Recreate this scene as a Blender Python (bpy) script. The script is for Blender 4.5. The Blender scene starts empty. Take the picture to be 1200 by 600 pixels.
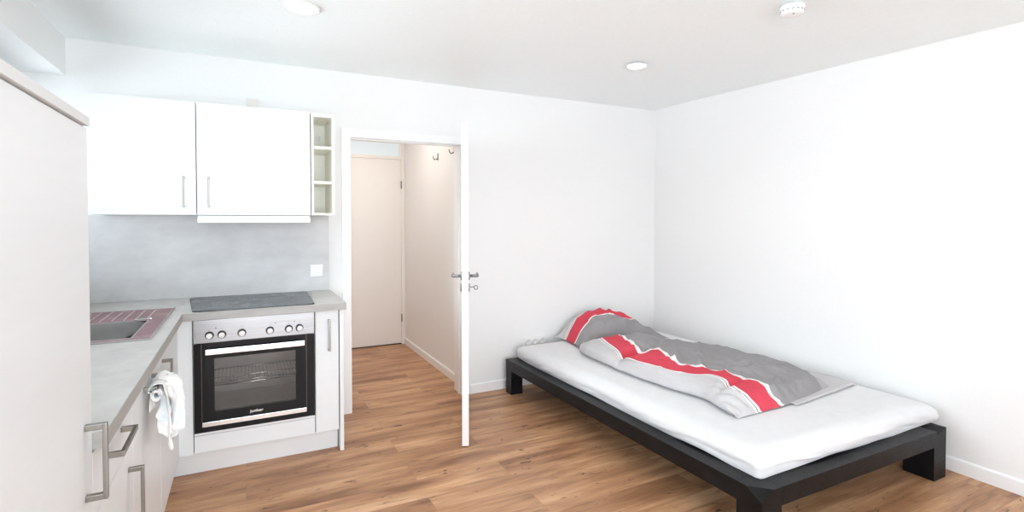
import bpy, bmesh, math, random
from mathutils import Vector, Matrix, noise
random.seed(7)
SC = bpy.context.scene
COL = SC.collection
PI = math.pi

# ------------------------------------------------------------------ materials
def mat(name, color, rough=0.5, metal=0.0, spec=0.5, build=None, **kw):
    m = bpy.data.materials.new(name); m.use_nodes = True
    nt = m.node_tree; b = nt.nodes['Principled BSDF']
    b.inputs['Base Color'].default_value = (*color, 1)
    b.inputs['Roughness'].default_value = rough
    b.inputs['Metallic'].default_value = metal
    b.inputs['Specular IOR Level'].default_value = spec
    for k, v in kw.items():
        b.inputs[k].default_value = v
    if build: build(nt, b)
    return m

def nd(nt, t, **kw):
    n = nt.nodes.new(t)
    for k, v in kw.items():
        if k in n.inputs: n.inputs[k].default_value = v
        else: setattr(n, k, v)
    return n

def coords(nt, kind='Object', scale=(1, 1, 1), loc=(0, 0, 0), rot=(0, 0, 0)):
    tc = nd(nt, 'ShaderNodeTexCoord'); mp = nd(nt, 'ShaderNodeMapping')
    mp.inputs['Scale'].default_value = scale
    mp.inputs['Location'].default_value = loc
    mp.inputs['Rotation'].default_value = rot
    nt.links.new(tc.outputs[kind], mp.inputs['Vector'])
    return mp.outputs['Vector']

def ramp(nt, fac, stops, interp='LINEAR'):
    r = nd(nt, 'ShaderNodeValToRGB'); r.color_ramp.interpolation = interp
    e = r.color_ramp.elements
    while len(e) < len(stops): e.new(0.5)
    for i, (p, c) in enumerate(stops):
        e[i].position = p; e[i].color = (*c, 1) if len(c) == 3 else c
    nt.links.new(fac, r.inputs['Fac'])
    return r.outputs['Color']

def bump(nt, b, height, strength=0.2, dist=0.01):
    n = nd(nt, 'ShaderNodeBump'); n.inputs['Strength'].default_value = strength
    n.inputs['Distance'].default_value = dist
    nt.links.new(height, n.inputs['Height']); nt.links.new(n.outputs['Normal'], b.inputs['Normal'])

def mottle(c0, c1, scale=(4, 4, 4), bumpy=0.0, detail=6, nscale=1.0):
    def f(nt, b):
        v = coords(nt, 'Object', scale)
        n = nd(nt, 'ShaderNodeTexNoise', Scale=nscale, Detail=detail, Roughness=0.6)
        nt.links.new(v, n.inputs['Vector'])
        nt.links.new(ramp(nt, n.outputs['Fac'], [(0.3, c0), (0.7, c1)]), b.inputs['Base Color'])
        if bumpy: bump(nt, b, n.outputs['Fac'], bumpy, 0.004)
    return f

def g(v): # srgb 0..255 triple -> linear
    return tuple(((c/255+0.055)/1.055)**2.4 if c/255 > 0.04045 else c/255/12.92 for c in v)

M = {}
M['wall'] = mat('white_wall_paint', (.86, .865, .87), .9, spec=.2, build=mottle((.805, .81, .805), (.825, .83, .825), (90, 90, 90), .06))
M['ceil'] = mat('textured_ceiling_paint', (.80, .80, .79), .95, spec=.1, build=mottle((.85, .885, .885), (.88, .915, .915), (60, 60, 60), .25))
M['hall'] = mat('hall_wall_paint', (.84, .83, .82), .9, spec=.2, build=mottle((.83, .82, .81), (.85, .84, .83), (90, 90, 90), .06))
M['trim'] = mat('white_skirting_lacquer', (.86, .87, .875), .4, build=mottle((.855, .865, .87), (.87, .88, .885), (6, 6, 6)))
M['lacquer'] = mat('white_door_lacquer', (.87, .87, .865), .35, build=mottle((.865, .865, .86), (.88, .88, .875), (5, 5, 5)))
M['halldoor'] = mat('hall_door_lacquer', (.86, .835, .80), .4, build=mottle((.855, .83, .795), (.87, .845, .81), (5, 5, 5)))
M['front'] = mat('white_kitchen_front', (.86, .86, .86), .38, build=mottle((.785, .815, .83), (.805, .835, .85), (3, 3, 30)))
M['carcass'] = mat('white_carcass_board', (.84, .84, .82), .5, build=mottle((.83, .83, .81), (.85, .85, .83), (8, 8, 8)))
M['cream'] = mat('cream_shelf_board', (.83, .82, .765), .5, build=mottle((.87, .865, .81), (.89, .885, .83), (8, 8, 8)))
M['toppanel'] = mat('pale_oak_laminate', (.66, .63, .60), .55, build=mottle((.70, .72, .725), (.77, .79, .795), (30, 2, 30)))
M['worktop'] = mat('pale_grey_stone_laminate', (.6, .59, .57), .5, build=mottle((.49, .48, .46), (.59, .58, .56), (5, 5, 5), nscale=2))
M['edgeband'] = mat('greige_edge_band', (.4, .39, .375), .5, build=mottle((.35, .34, .325), (.44, .43, .415), (6, 6, 40)))
M['splash'] = mat('grey_concrete_laminate', (.5, .5, .49), .55, build=mottle((.53, .535, .54), (.68, .685, .69), (1.6, 4, 3.2), detail=9, nscale=2))
def brushed(nt, b):
    v = coords(nt, 'Object', (2, 2, 260)); n = nd(nt, 'ShaderNodeTexNoise', Scale=1.5, Detail=3)
    nt.links.new(v, n.inputs['Vector'])
    nt.links.new(ramp(nt, n.outputs['Fac'], [(.3, (.25, .245, .245)), (.7, (.34, .335, .335))]), b.inputs['Base Color'])
M['steel'] = mat('brushed_steel', (.68, .67, .66), .34, 1.0, build=brushed)
M['chrome'] = mat('bright_steel', (.80, .80, .80), .18, 1.0, build=mottle((.78, .78, .78), (.82, .82, .82), (20, 20, 20)))
M['handle'] = mat('brushed_nickel_handle', (.5, .48, .45), .3, 1.0, build=mottle((.24, .225, .205), (.30, .285, .26), (40, 40, 4)))
def filmy(nt, b):
    v = coords(nt, 'Object', (1.5, 1.2, 1)); n = nd(nt, 'ShaderNodeTexNoise', Scale=6, Detail=5)
    nt.links.new(v, n.inputs['Vector'])
    nt.links.new(ramp(nt, n.outputs['Fac'], [(.3, (.20, .085, .095)), (.55, (.30, .15, .165)), (.75, (.42, .30, .31))]), b.inputs['Base Color'])
M['sinkfilm'] = mat('pinkish_filmed_steel', (.5, .3, .32), .36, .35, build=filmy)
M['rib'] = mat('pale_pink_steel_rib', (.6, .45, .46), .3, .6, build=mottle((.52, .38, .39), (.66, .54, .55), (9, 9, 9)))
M['sinkbowl'] = mat('satin_sink_steel', (.5, .49, .48), .38, 1.0, build=mottle((.44, .43, .42), (.56, .55, .54), (8, 8, 8)))
M['blackglass'] = mat('black_glass', (.012, .012, .013), .06, spec=.18, build=mottle((.010, .010, .011), (.015, .015, .016), (3, 3, 3)))
M['blackmetal'] = mat('black_enamel', (.02, .02, .021), .35, spec=.2, build=mottle((.016, .016, .017), (.026, .026, .027), (5, 5, 5)))
M['enamel'] = mat('grey_oven_enamel', (.16, .155, .15), .4, build=mottle((.36, .345, .33), (.44, .425, .41), (9, 9, 9)))
def hobm(nt, b):
    v = coords(nt, 'Object', (6, 6, 6)); n = nd(nt, 'ShaderNodeTexNoise', Scale=1.3, Detail=6)
    nt.links.new(v, n.inputs['Vector'])
    nt.links.new(ramp(nt, n.outputs['Fac'], [(.35, (.055, .065, .075)), (.7, (.10, .11, .12))]), b.inputs['Base Color'])
    nt.links.new(ramp(nt, n.outputs['Fac'], [(.3, (.22,)*3), (.7, (.38,)*3)]), b.inputs['Roughness'])
M['hob'] = mat('smudged_ceramic_glass', (.07, .08, .09), .25, build=hobm)
M['hobmark'] = mat('white_hob_print', (.42, .43, .44), .5, build=mottle((.38, .39, .40), (.46, .47, .48), (60, 60, 60)))
def ovenglass(nt, b):
    out = nt.nodes['Material Output']; tr = nd(nt, 'ShaderNodeBsdfTransparent'); tr.inputs['Color'].default_value = (.85, .84, .83, 1)
    gl = nd(nt, 'ShaderNodeBsdfGlossy'); gl.inputs['Roughness'].default_value = .05; gl.inputs['Color'].default_value = (1, 1, 1, 1)
    fr = nd(nt, 'ShaderNodeFresnel'); fr.inputs['IOR'].default_value = 1.5
    mx = nd(nt, 'ShaderNodeMixShader'); nt.links.new(fr.outputs[0], mx.inputs[0])
    nt.links.new(tr.outputs[0], mx.inputs[1]); nt.links.new(gl.outputs[0], mx.inputs[2])
    nt.links.new(mx.outputs[0], out.inputs['Surface'])
def paneglass(nt, b):
    ovenglass(nt, b)
    for n in nt.nodes:
        if n.type == 'BSDF_TRANSPARENT': n.inputs['Color'].default_value = (.95, .97, .97, 1)
M['glass'] = mat('clear_glass', (.9, .9, .9), .05, build=paneglass)
M['ovenglass'] = mat('tinted_oven_glass', (.1, .1, .1), .05, build=ovenglass)
M['white_plastic'] = mat('white_plastic', (.84, .84, .83), .35, build=mottle((.83, .83, .82), (.85, .85, .84), (20, 20, 20)))
M['beige_plastic'] = mat('beige_plastic', (.74, .72, .66), .5, build=mottle((.72, .70, .64), (.76, .74, .68), (20, 20, 20)))
M['dark'] = mat('dark_lamp_and_hole_shade', (.03, .03, .03), .6, build=mottle((.02, .02, .02), (.04, .04, .04), (20, 20, 20)))  # dark lamps; also the painted shade of pin holes and door gap
M['sockethole'] = mat('light_grey_recess', (.5, .5, .5), .5, build=mottle((.46, .46, .46), (.54, .54, .54), (20, 20, 20)))
M['greymark_shade'] = mat('grey_mark_and_recess_shade', (.25, .25, .25), .6, build=mottle((.22, .22, .22), (.28, .28, .28), (20, 20, 20)))  # grey marks; also the painted shade of slots and the plate recess
def blackwood(nt, b):
    v = coords(nt, 'Object', (6, 6, 6)); n = nd(nt, 'ShaderNodeTexNoise', Scale=2, Detail=8)
    nt.links.new(v, n.inputs['Vector'])
    nt.links.new(ramp(nt, n.outputs['Fac'], [(.35, (.005, .005, .0056)), (.65, (.009, .009, .010)), (.80, (.024, .021, .018))]), b.inputs['Base Color'])
    n2 = nd(nt, 'ShaderNodeTexNoise', Scale=30, Detail=4); nt.links.new(v, n2.inputs['Vector'])
    nt.links.new(ramp(nt, n2.outputs['Fac'], [(.3, (.30,)*3), (.7, (.5,)*3)]), b.inputs['Roughness'])
    bump(nt, b, n2.outputs['Fac'], .08, .002)
M['blackwood'] = mat('worn_black_lacquer', (.02, .02, .022), .4, spec=.22, build=blackwood)
def weave(c, strength=.25):
    def f(nt, b):
        v = coords(nt, 'Object', (1, 1, 1))
        n = nd(nt, 'ShaderNodeTexNoise', Scale=22, Detail=5); nt.links.new(v, n.inputs['Vector'])
        d = tuple(x*.96 for x in c)
        nt.links.new(ramp(nt, n.outputs['Fac'], [(.3, d), (.7, c)]), b.inputs['Base Color'])
        bump(nt, b, n.outputs['Fac'], strength, .006)
    return f
M['sheet'] = mat('white_jersey_sheet', (.86, .86, .87), .85, spec=.15, build=weave((.74, .745, .755), .18))
M['towel'] = mat('pale_tea_towel', (.82, .83, .83), .9, spec=.1)
def towelm(nt, b):
    v = coords(nt, 'Object', (9, 9, 7), rot=(.5, .3, .2))
    n = nd(nt, 'ShaderNodeTexNoise', Scale=1.4, Detail=3); nt.links.new(v, n.inputs['Vector'])
    nt.links.new(ramp(nt, n.outputs['Fac'], [(.44, (.85, .84, .82)), (.58, (.82, .83, .83)), (.66, (.66, .76, .79)), (.74, (.82, .83, .83))]), b.inputs['Base Color'])
    n2 = nd(nt, 'ShaderNodeTexNoise', Scale=160, Detail=2); nt.links.new(coords(nt), n2.inputs['Vector'])
    bump(nt, b, n2.outputs['Fac'], .4, .003)
towelm(M['towel'].node_tree, M['towel'].node_tree.nodes['Principled BSDF'])
RED = g((212, 76, 92)); LG = g((198, 196, 197)); DG = g((150, 148, 149)); WH = (.84, .83, .82); MG = g((150, 148, 149)); MID = g((170, 167, 168))
def stripes(stops):
    def f(nt, b):
        tc = nd(nt, 'ShaderNodeTexCoord'); sp = nd(nt, 'ShaderNodeSeparateXYZ')
        n = nd(nt, 'ShaderNodeTexNoise', Scale=7, Detail=3); nt.links.new(tc.outputs['Object'], n.inputs['Vector'])
        nt.links.new(tc.outputs['UV'], sp.inputs[0])
        ad = nd(nt, 'ShaderNodeMath', operation='MULTIPLY_ADD'); ad.inputs[1].default_value = .010
        nt.links.new(n.outputs['Fac'], ad.inputs[0]); nt.links.new(sp.outputs['X'], ad.inputs[2])
        col = ramp(nt, ad.outputs[0], [(p+.005 if p else 0, c) for p, c in stops], 'CONSTANT')
        # slightly darker diagonal streaks multiplied over the whole cover
        v = coords(nt, 'Object', (9, 5, 9), rot=(0, 0, .6)); n3 = nd(nt, 'ShaderNodeTexNoise', Scale=1.2, Detail=6, Roughness=.65)
        nt.links.new(v, n3.inputs['Vector'])
        mx = nd(nt, 'ShaderNodeMix', data_type='RGBA', blend_type='MULTIPLY'); mx.inputs['Factor'].default_value = 1
        nt.links.new(col, mx.inputs['A']); nt.links.new(ramp(nt, n3.outputs['Fac'], [(.35, (.93,)*3), (.6, (1, 1, 1))]), mx.inputs['B'])
        nt.links.new(mx.outputs['Result'], b.inputs['Base Color'])
        n2 = nd(nt, 'ShaderNodeTexNoise', Scale=26, Detail=5); nt.links.new(tc.outputs['Object'], n2.inputs['Vector'])
        bump(nt, b, n2.outputs['Fac'], .5, .014)
    return f
M['duvet'] = mat('striped_duvet_cover', LG, .9, spec=.1, build=stripes([(0, LG), (.385, WH), (.40, MG), (.412, WH), (.43, RED), (.57, WH), (.592, DG), (.9, MID)]))
M['pillow'] = mat('striped_pillow_case', LG, .9, spec=.1, build=stripes([(0, DG), (.44, WH), (.465, RED), (.82, WH), (.85, MG), (.865, WH), (.89, LG)]))
def floorm(nt, b):
    v = coords(nt, 'Object')
    br = nd(nt, 'ShaderNodeTexBrick', Scale=1.0); br.offset = .37; br.offset_frequency = 2
    br.inputs['Color1'].default_value = (0, 0, 0, 1); br.inputs['Color2'].default_value = (1, 1, 1, 1); br.inputs['Mortar'].default_value = (.5, .5, .5, 1)
    br.inputs['Mortar Size'].default_value = .0009; br.inputs['Brick Width'].default_value = 1.29; br.inputs['Row Height'].default_value = .193
    nt.links.new(v, br.inputs['Vector'])
    # every plank samples its own piece of grain
    off = nd(nt, 'ShaderNodeVectorMath', operation='MULTIPLY_ADD'); off.inputs[1].default_value = (7.3, 3.1, 5.7)
    nt.links.new(br.outputs['Color'], off.inputs[0]); nt.links.new(v, off.inputs[2])
    def grain(scale, s, det, rough=.6, dist=0.0):
        mp = nd(nt, 'ShaderNodeMapping'); mp.inputs['Scale'].default_value = scale; nt.links.new(off.outputs[0], mp.inputs['Vector'])
        n = nd(nt, 'ShaderNodeTexNoise', Scale=s, Detail=det, Roughness=rough, Distortion=dist); nt.links.new(mp.outputs[0], n.inputs['Vector']); return n.outputs['Fac']
    def mixc(fac, a, bb, mode='MIX'):
        m = nd(nt, 'ShaderNodeMix', data_type='RGBA', blend_type=mode)
        if isinstance(fac, float): m.inputs['Factor'].default_value = fac
        else: nt.links.new(fac, m.inputs['Factor'])
        for s_, q in (('A', a), ('B', bb)):
            if isinstance(q, tuple): m.inputs[s_].default_value = (*q, 1)
            else: nt.links.new(q, m.inputs[s_])
        return m.outputs['Result']
    broad = grain((.9, 5.5, 1), 1.6, 4, .55, .4)
    base = ramp(nt, broad, [(.28, FL0), (.46, FL1), (.60, FL2), (.76, FL3)])
    fine = grain((2.6, 75, 1), 1.5, 6, .7)
    c = mixc(1.0, base, ramp(nt, fine, [(.32, (.76, .73, .70)), (.62, (1.03, 1.03, 1.03))]), 'MULTIPLY')
    pl = ramp(nt, br.outputs['Color'], [(0, (.90, .88, .86)), (1, (1.06, 1.06, 1.06))])
    c = mixc(1.0, c, pl, 'MULTIPLY')
    kn = grain((6, 21, 1), 2.0, 4, .6, .8); kn2 = grain((1.3, 3.4, 1), 2.2, 2)
    kf = nd(nt, 'ShaderNodeMath', operation='MULTIPLY')
    nt.links.new(ramp(nt, kn, [(.61, (0, 0, 0)), (.67, (1, 1, 1))]), kf.inputs[0]); nt.links.new(ramp(nt, kn2, [(.46, (0, 0, 0)), (.56, (1, 1, 1))]), kf.inputs[1])
    c = mixc(kf.outputs[0], c, (.09, .04, .022))
    dk = grain((1.6, 22, 1), 1.3, 4, .6, .5)
    c = mixc(ramp(nt, dk, [(.55, (0, 0, 0)), (.70, (.8, .8, .8))]), c, (.26, .125, .066))
    mf = nd(nt, 'ShaderNodeMath', operation='MULTIPLY'); mf.inputs[1].default_value = .55; nt.links.new(br.outputs['Fac'], mf.inputs[0])
    c = mixc(mf.outputs[0], c, (.20, .10, .055))
    nt.links.new(c, b.inputs['Base Color'])
    nt.links.new(ramp(nt, fine, [(.3, (.36,)*3), (.7, (.48,)*3)]), b.inputs['Roughness'])
    bump(nt, b, fine, .06, .002)
FL0, FL1, FL2, FL3 = (.25, .112, .052), (.50, .262, .135), (.65, .378, .208), (.78, .50, .305)
M['floor'] = mat('rustic_oak_laminate', (.5, .3, .2), .42, build=floorm)
def emit(name, c, s):
    m = bpy.data.materials.new(name); m.use_nodes = True; nt = m.node_tree
    b = nt.nodes['Principled BSDF']; b.inputs['Base Color'].default_value = (.8, .8, .8, 1); b.inputs['Emission Color'].default_value = (*c, 1); b.inputs['Emission Strength'].default_value = s
    n = nd(nt, 'ShaderNodeTexNoise', Scale=3); nt.links.new(coords(nt), n.inputs['Vector'])
    nt.links.new(ramp(nt, n.outputs['Fac'], [(0, tuple(x*.97 for x in c)), (1, c)]), b.inputs['Emission Color'])
    return m
M['lens'] = emit('lit_lamp_lens', (1, .97, .90), 12)
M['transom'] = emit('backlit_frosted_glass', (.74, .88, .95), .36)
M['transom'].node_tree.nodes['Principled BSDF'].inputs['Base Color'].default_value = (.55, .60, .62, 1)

# ------------------------------------------------------------------ mesh kit
class MB:
    def __init__(s): s.bm = bmesh.new(); s.uv = None
    def add(s, other, smooth=False):
        me = bpy.data.meshes.new('t'); 
        if smooth:
            for f in other.faces: f.smooth = True
        other.to_mesh(me); other.free(); s.bm.from_mesh(me); bpy.data.meshes.remove(me); return s
    def box(s, x0, y0, z0, x1, y1, z1, bev=.0015, seg=2, mtx=None):
        b = bmesh.new(); bmesh.ops.create_cube(b, size=1)
        for v in b.verts:
            v.co = Vector((x0 + (v.co.x+.5)*(x1-x0), y0 + (v.co.y+.5)*(y1-y0), z0 + (v.co.z+.5)*(z1-z0)))
        bmesh.ops.recalc_face_normals(b, faces=b.faces)
        if bev: bmesh.ops.bevel(b, geom=b.edges[:], offset=bev, segments=seg, profile=.7, affect='EDGES')
        if mtx: b.transform(mtx)
        return s.add(b)
    def prism(s, pts, axis, a0, a1, bev=0):
        """closed polygon pts (2-D) swept along axis 'x','y' or 'z'"""
        def P(p, a): return {'x': (a, p[0], p[1]), 'y': (p[0], a, p[1]), 'z': (p[0], p[1], a)}[axis]
        b = bmesh.new(); lo = [b.verts.new(P(p, a0)) for p in pts]; hi = [b.verts.new(P(p, a1)) for p in pts]; n = len(pts)
        b.faces.new(lo); b.faces.new(hi[::-1])
        for i in range(n): b.faces.new((lo[i], hi[i], hi[(i+1) % n], lo[(i+1) % n]))
        bmesh.ops.recalc_face_normals(b, faces=b.faces)
        if bev: bmesh.ops.bevel(b, geom=b.edges[:], offset=bev, segments=2, profile=.7, affect='EDGES')
        return s.add(b)
    def hull(s, pts, bev=0):
        b = bmesh.new()
        for p in pts: b.verts.new(p)
        bmesh.ops.convex_hull(b, input=b.verts[:])
        bmesh.ops.dissolve_limit(b, angle_limit=.01, verts=b.verts[:], edges=b.edges[:])
        bmesh.ops.recalc_face_normals(b, faces=b.faces)
        if bev: bmesh.ops.bevel(b, geom=b.edges[:], offset=bev, segments=2, profile=.7, affect='EDGES')
        return s.add(b)
    def lathe(s, prof, c, axis='z', n=32, smooth=True):
        """prof: list of (radius, offset along axis)"""
        b = bmesh.new(); rings = []
        for r, h in prof:
            ring = []
            for k in range(n):
                a = 2*PI*k/n; u, v = r*math.cos(a), r*math.sin(a)
                ring.append(b.verts.new({'z': (c[0]+u, c[1]+v, c[2]+h), 'y': (c[0]+u, c[1]+h, c[2]+v), 'x': (c[0]+h, c[1]+u, c[2]+v)}[axis]))
            rings.append(ring)
        for i in range(len(rings)-1):
            for k in range(n): b.faces.new((rings[i][k], rings[i][(k+1) % n], rings[i+1][(k+1) % n], rings[i+1][k]))
        b.faces.new(rings[0]); b.faces.new(rings[-1])
        bmesh.ops.remove_doubles(b, verts=b.verts[:], dist=1e-6)
        bmesh.ops.recalc_face_normals(b, faces=b.faces)
        return s.add(b, smooth)
    def tube(s, pts, r, n=10, square=False):
        b = bmesh.new(); pts = [Vector(p) for p in pts]; rings = []
        for i, p in enumerate(pts):
            d = (pts[min(i+1, len(pts)-1)] - pts[max(i-1, 0)]).normalized()
            up = Vector((0, 0, 1)) if abs(d.z) < .9 else Vector((1, 0, 0))
            a = d.cross(up).normalized(); c = a.cross(d).normalized()
            rings.append([b.verts.new(p + (a*math.cos(2*PI*k/n) + c*math.sin(2*PI*k/n))*r) for k in range(n)])
        for i in range(len(rings)-1):
            for k in range(n): b.faces.new((rings[i][k], rings[i][(k+1) % n], rings[i+1][(k+1) % n], rings[i+1][k]))
        b.faces.new(rings[0]); b.faces.new(rings[-1])
        bmesh.ops.recalc_face_normals(b, faces=b.faces)
        return s.add(b, True)
    def grid(s, fn, nu, nv, closed_u=False, uvf=None):
        uvl = s.bm.loops.layers.uv.verify(); V = []
        for i in range(nu + (0 if closed_u else 1)):
            V.append([s.bm.verts.new(fn(i/nu, j/nv)) for j in range(nv+1)])
        n = len(V)
        for i in range(nu):
            i2 = (i+1) % n
            for j in range(nv):
                f = s.bm.faces.new((V[i][j], V[i2][j], V[i2][j+1], V[i][j+1])); f.smooth = True
                if uvf:
                    for l, (a, c) in zip(f.loops, ((i, j), (i+1, j), (i+1, j+1), (i, j+1))): l[uvl].uv = uvf(a/nu, c/nv)
        return V
    def build(s, name, material, parent=None, smooth=False):
        me = bpy.data.meshes.new(name)
        s.bm.to_mesh(me); s.bm.free()
        base = base_of(parent)
        if base: me.transform(Matrix.Translation(-base))
        me.materials.append(material)
        o = bpy.data.objects.new(name, me); COL.objects.link(o)
        if parent: o.parent = parent
        if smooth:
            for p in me.polygons: p.use_smooth = True
        return o

def thicken(mb, t):
    """give an open cloth sheet a real thickness, with closed edges"""
    bm = mb.bm; bmesh.ops.recalc_face_normals(bm, faces=bm.faces[:]); bm.normal_update()
    vs, fs = bm.verts[:], bm.faces[:]; rim = [e for e in bm.edges if len(e.link_faces) == 1]
    dup = {v: bm.verts.new(v.co - v.normal*t) for v in vs}
    for f in fs: bm.faces.new([dup[v] for v in reversed(f.verts)])
    for e in rim:
        a, c = e.verts; bm.faces.new((a, c, dup[c], dup[a]))
    bmesh.ops.recalc_face_normals(bm, faces=bm.faces[:])
BASE = {}
def base_of(o):
    while o is not None:
        if o.name in BASE: return BASE[o.name]
        o = o.parent
    return None
def tag(o, label=None, cat=None, group=None, kind=None):
    if label: o['label'] = label
    if cat: o['category'] = cat
    if group: o['group'] = group
    if kind: o['kind'] = kind
    return o
def thing(name, loc, label=None, cat=None, group=None, kind=None):
    o = bpy.data.objects.new(name, None); o.empty_display_size = .1; COL.objects.link(o); o.location = loc
    BASE[o.name] = Vector(loc)
    return tag(o, label, cat, group, kind)
def struct(name, mb, material, parent=None):
    return tag(mb.build(name, material, parent), kind='structure' if parent is None else None)
def single(name, mb, material, label, cat, group=None):
    """a thing that is one mesh, its origin at its base"""
    o = mb.build(name, material); vs = o.data.vertices
    c = Vector(((min(v.co.x for v in vs)+max(v.co.x for v in vs))/2, (min(v.co.y for v in vs)+max(v.co.y for v in vs))/2, min(v.co.z for v in vs)))
    o.data.transform(Matrix.Translation(-c)); o.location = c
    return tag(o, label, cat, group)
def lerp(a, b, t): return a + (b-a)*t
def interp(tab, x):
    """smooth interpolation through (x, y) pairs with ascending x"""
    if x <= tab[0][0]: return tab[0][1]
    if x >= tab[-1][0]: return tab[-1][1]
    for i in range(len(tab)-1):
        if x <= tab[i+1][0]:
            p1, p2 = tab[i], tab[i+1]; p0 = tab[max(i-1, 0)]; p3 = tab[min(i+2, len(tab)-1)]
            h = p2[0]-p1[0]; t = (x-p1[0])/h
            m1 = (p2[1]-p0[1])/max(p2[0]-p0[0], 1e-6)*h; m2 = (p3[1]-p1[1])/max(p3[0]-p1[0], 1e-6)*h
            return (2*t**3-3*t*t+1)*p1[1] + (t**3-2*t*t+t)*m1 + (-2*t**3+3*t*t)*p2[1] + (t**3-t*t)*m2

# ------------------------------------------------------------------ the room
B = 3.876                 # the wall with the door
WX = -.903                # left wall face
H = 2.439
YR = -1.7                 # wall behind the camera
NX = -1.14                # window plane of the niche
RX0, RX1 = 3.528, 3.46    # right wall: x at the corner, x near the rear wall
HALL = 5.80               # hall end
m = MB(); m.box(-1.5, YR-.2, -.1, 4.2, HALL+.3, 0, 0); struct('floor', m, M['floor'])
# ceiling, very slightly out of level on the right
m = MB(); b = bmesh.new()
cz = lambda x, y: H - .022*max(0, B-y)*(x-WX)/(3.5-WX)
q = [(-1.45, YR-.2), (3.9, YR-.2), (3.9, B), (-1.45, B)]
lo = [b.verts.new((x, y, cz(max(x, WX), y))) for x, y in q]; hi = [b.verts.new((x, y, H+.15)) for x, y in q]
b.faces.new(lo); b.faces.new(hi)
for i in range(4): b.faces.new((lo[i], lo[(i+1) % 4], hi[(i+1) % 4], hi[i]))
bmesh.ops.recalc_face_normals(b, faces=b.faces); m.add(b); struct('ceiling', m, M['ceil'])
# back wall with the door opening
DX0, DX1, DH = .68, 1.53, 1.985
m = MB()
for x0, z0, x1, z1 in ((-1.45, 0, DX0-.02, H+.1), (DX0-.02, DH+.02, DX1+.02, H+.1), (DX1+.02, 0, 3.9, H+.1)):
    m.box(x0, B, z0, x1, B+.14, z1, 0)
struct('wall_back', m, M['wall'])
m = MB(); m.prism([(RX0-.005, B+.02), (RX0+.2, B+.02), (RX1+.2, YR-.1), (RX1, YR-.1)], 'z', 0, H+.1); struct('wall_right', m, M['wall'])
m = MB()   # left wall: sill wall, lintel, pier; the niche holds the window
m.box(NX-.25, YR, 0, WX, B, 1.05, 0); m.box(NX-.25, YR, 2.223, WX, B, H+.1, 0); m.box(NX-.25, YR, 1.0, WX, .35, 2.3, 0)
struct('wall_left', m, M['wall'])
W1 = thing('window_1', (NX-.04, 2.1, 1.05), kind='structure')
m = MB()
y0, y1, z0, z1 = .35, B, 1.05, 2.223
for a, c in ((y0, y0+.07), (y1-.07, y1), (1.45, 1.55), (2.60, 2.70)): m.box(NX-.068, a, z0+.066, NX-.002, c, z1-.056, .002)
m.box(NX-.07, y0, z0, NX, y1, z0+.07, .004); m.box(NX-.07, y0, z1-.06, NX, y1, z1, .004)
m.build('window_frame', M['trim'], W1)
m = MB(); m.box(NX-.045, y0+.05, z0+.05, NX-.035, y1-.05, z1-.05, 0); m.build('pane', M['glass'], W1)
# wall behind the camera with a wide balcony window
m = MB(); RWX0, RWX1, RWZ0, RWZ1 = -.85, 1.7, .06, 2.3
m.box(-1.4, YR-.2, 0, RWX0, YR, H+.1, 0); m.box(RWX1, YR-.2, 0, 3.8, YR, H+.1, 0)
m.box(RWX0, YR-.2, 0, RWX1, YR, RWZ0, 0); m.box(RWX0, YR-.2, RWZ1, RWX1, YR, H+.1, 0)
struct('wall_rear', m, M['wall'])
W2 = thing('window_2', (.42, YR-.1, RWZ0), kind='structure')
m = MB()
for a in (RWX0, .39, RWX1-.08): m.box(a, YR-.128, RWZ0+.076, a+.08, YR-.062, RWZ1-.076, .002)
m.box(RWX0, YR-.13, RWZ0, RWX1, YR-.06, RWZ0+.08, .004); m.box(RWX0, YR-.13, RWZ1-.08, RWX1, YR-.06, RWZ1, .004)
m.build('window_frame', M['trim'], W2)
# hall beyond the door
m = MB(); m.box(1.612, B+.14, 0, 1.75, HALL+.2, 2.6, 0); struct('wall_hall_right', m, M['hall'])
m = MB(); m.box(.35, B+.14, 0, .45, HALL+.2, 2.6, 0); struct('wall_hall_left', m, M['hall'])
m = MB(); m.box(.3, HALL+.06, 0, .95, HALL+.2, 2.6, 0); m.box(.9, HALL+.06, 2.28, 1.75, HALL+.2, 2.6, 0); m.box(1.60, HALL+.06, 0, 1.75, HALL+.2, 2.6, 0)
struct('wall_hall_end', m, M['hall'])
m = MB(); m.box(.3, B+.1, 2.52, 1.8, HALL+.3, 2.6, 0); struct('ceiling_hall', m, M['hall'])
# skirtings
def skirt(pts, h=.072, t=.014):
    mm = MB(); mm.prism([(0, 0), (t, 0), (t, h-.008), (t-.005, h), (0, h)], 'x', 0, 1) if False else None
    return mm
m = MB(); m.prism([(B, 0), (B-.015, 0), (B-.015, .068), (B-.009, .076), (B, .076)], 'x', 1.60, RX0); struct('baseboard_back', m, M['trim'])
m = MB(); b = bmesh.new(); prof = [(0, 0), (-.015, 0), (-.015, .068), (-.009, .076), (0, .076)]
def rx(y): return lerp(RX0, RX1, (B-y)/(B-YR))
A_ = [b.verts.new((rx(B-.015)+d, B-.015, z)) for d, z in prof]; C_ = [b.verts.new((rx(YR)+d, YR, z)) for d, z in prof]
b.faces.new(A_); b.faces.new(C_)
for i in range(5): b.faces.new((A_[i], A_[(i+1) % 5], C_[(i+1) % 5], C_[i]))
bmesh.ops.recalc_face_normals(b, faces=b.faces); m.add(b); struct('baseboard_right', m, M['trim'])
m = MB(); m.prism([(1.612, 0), (1.598, 0), (1.598, .062), (1.604, .07), (1.612, .07)], 'y', B+.155, HALL); struct('baseboard_hall', m, M['trim'])

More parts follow.
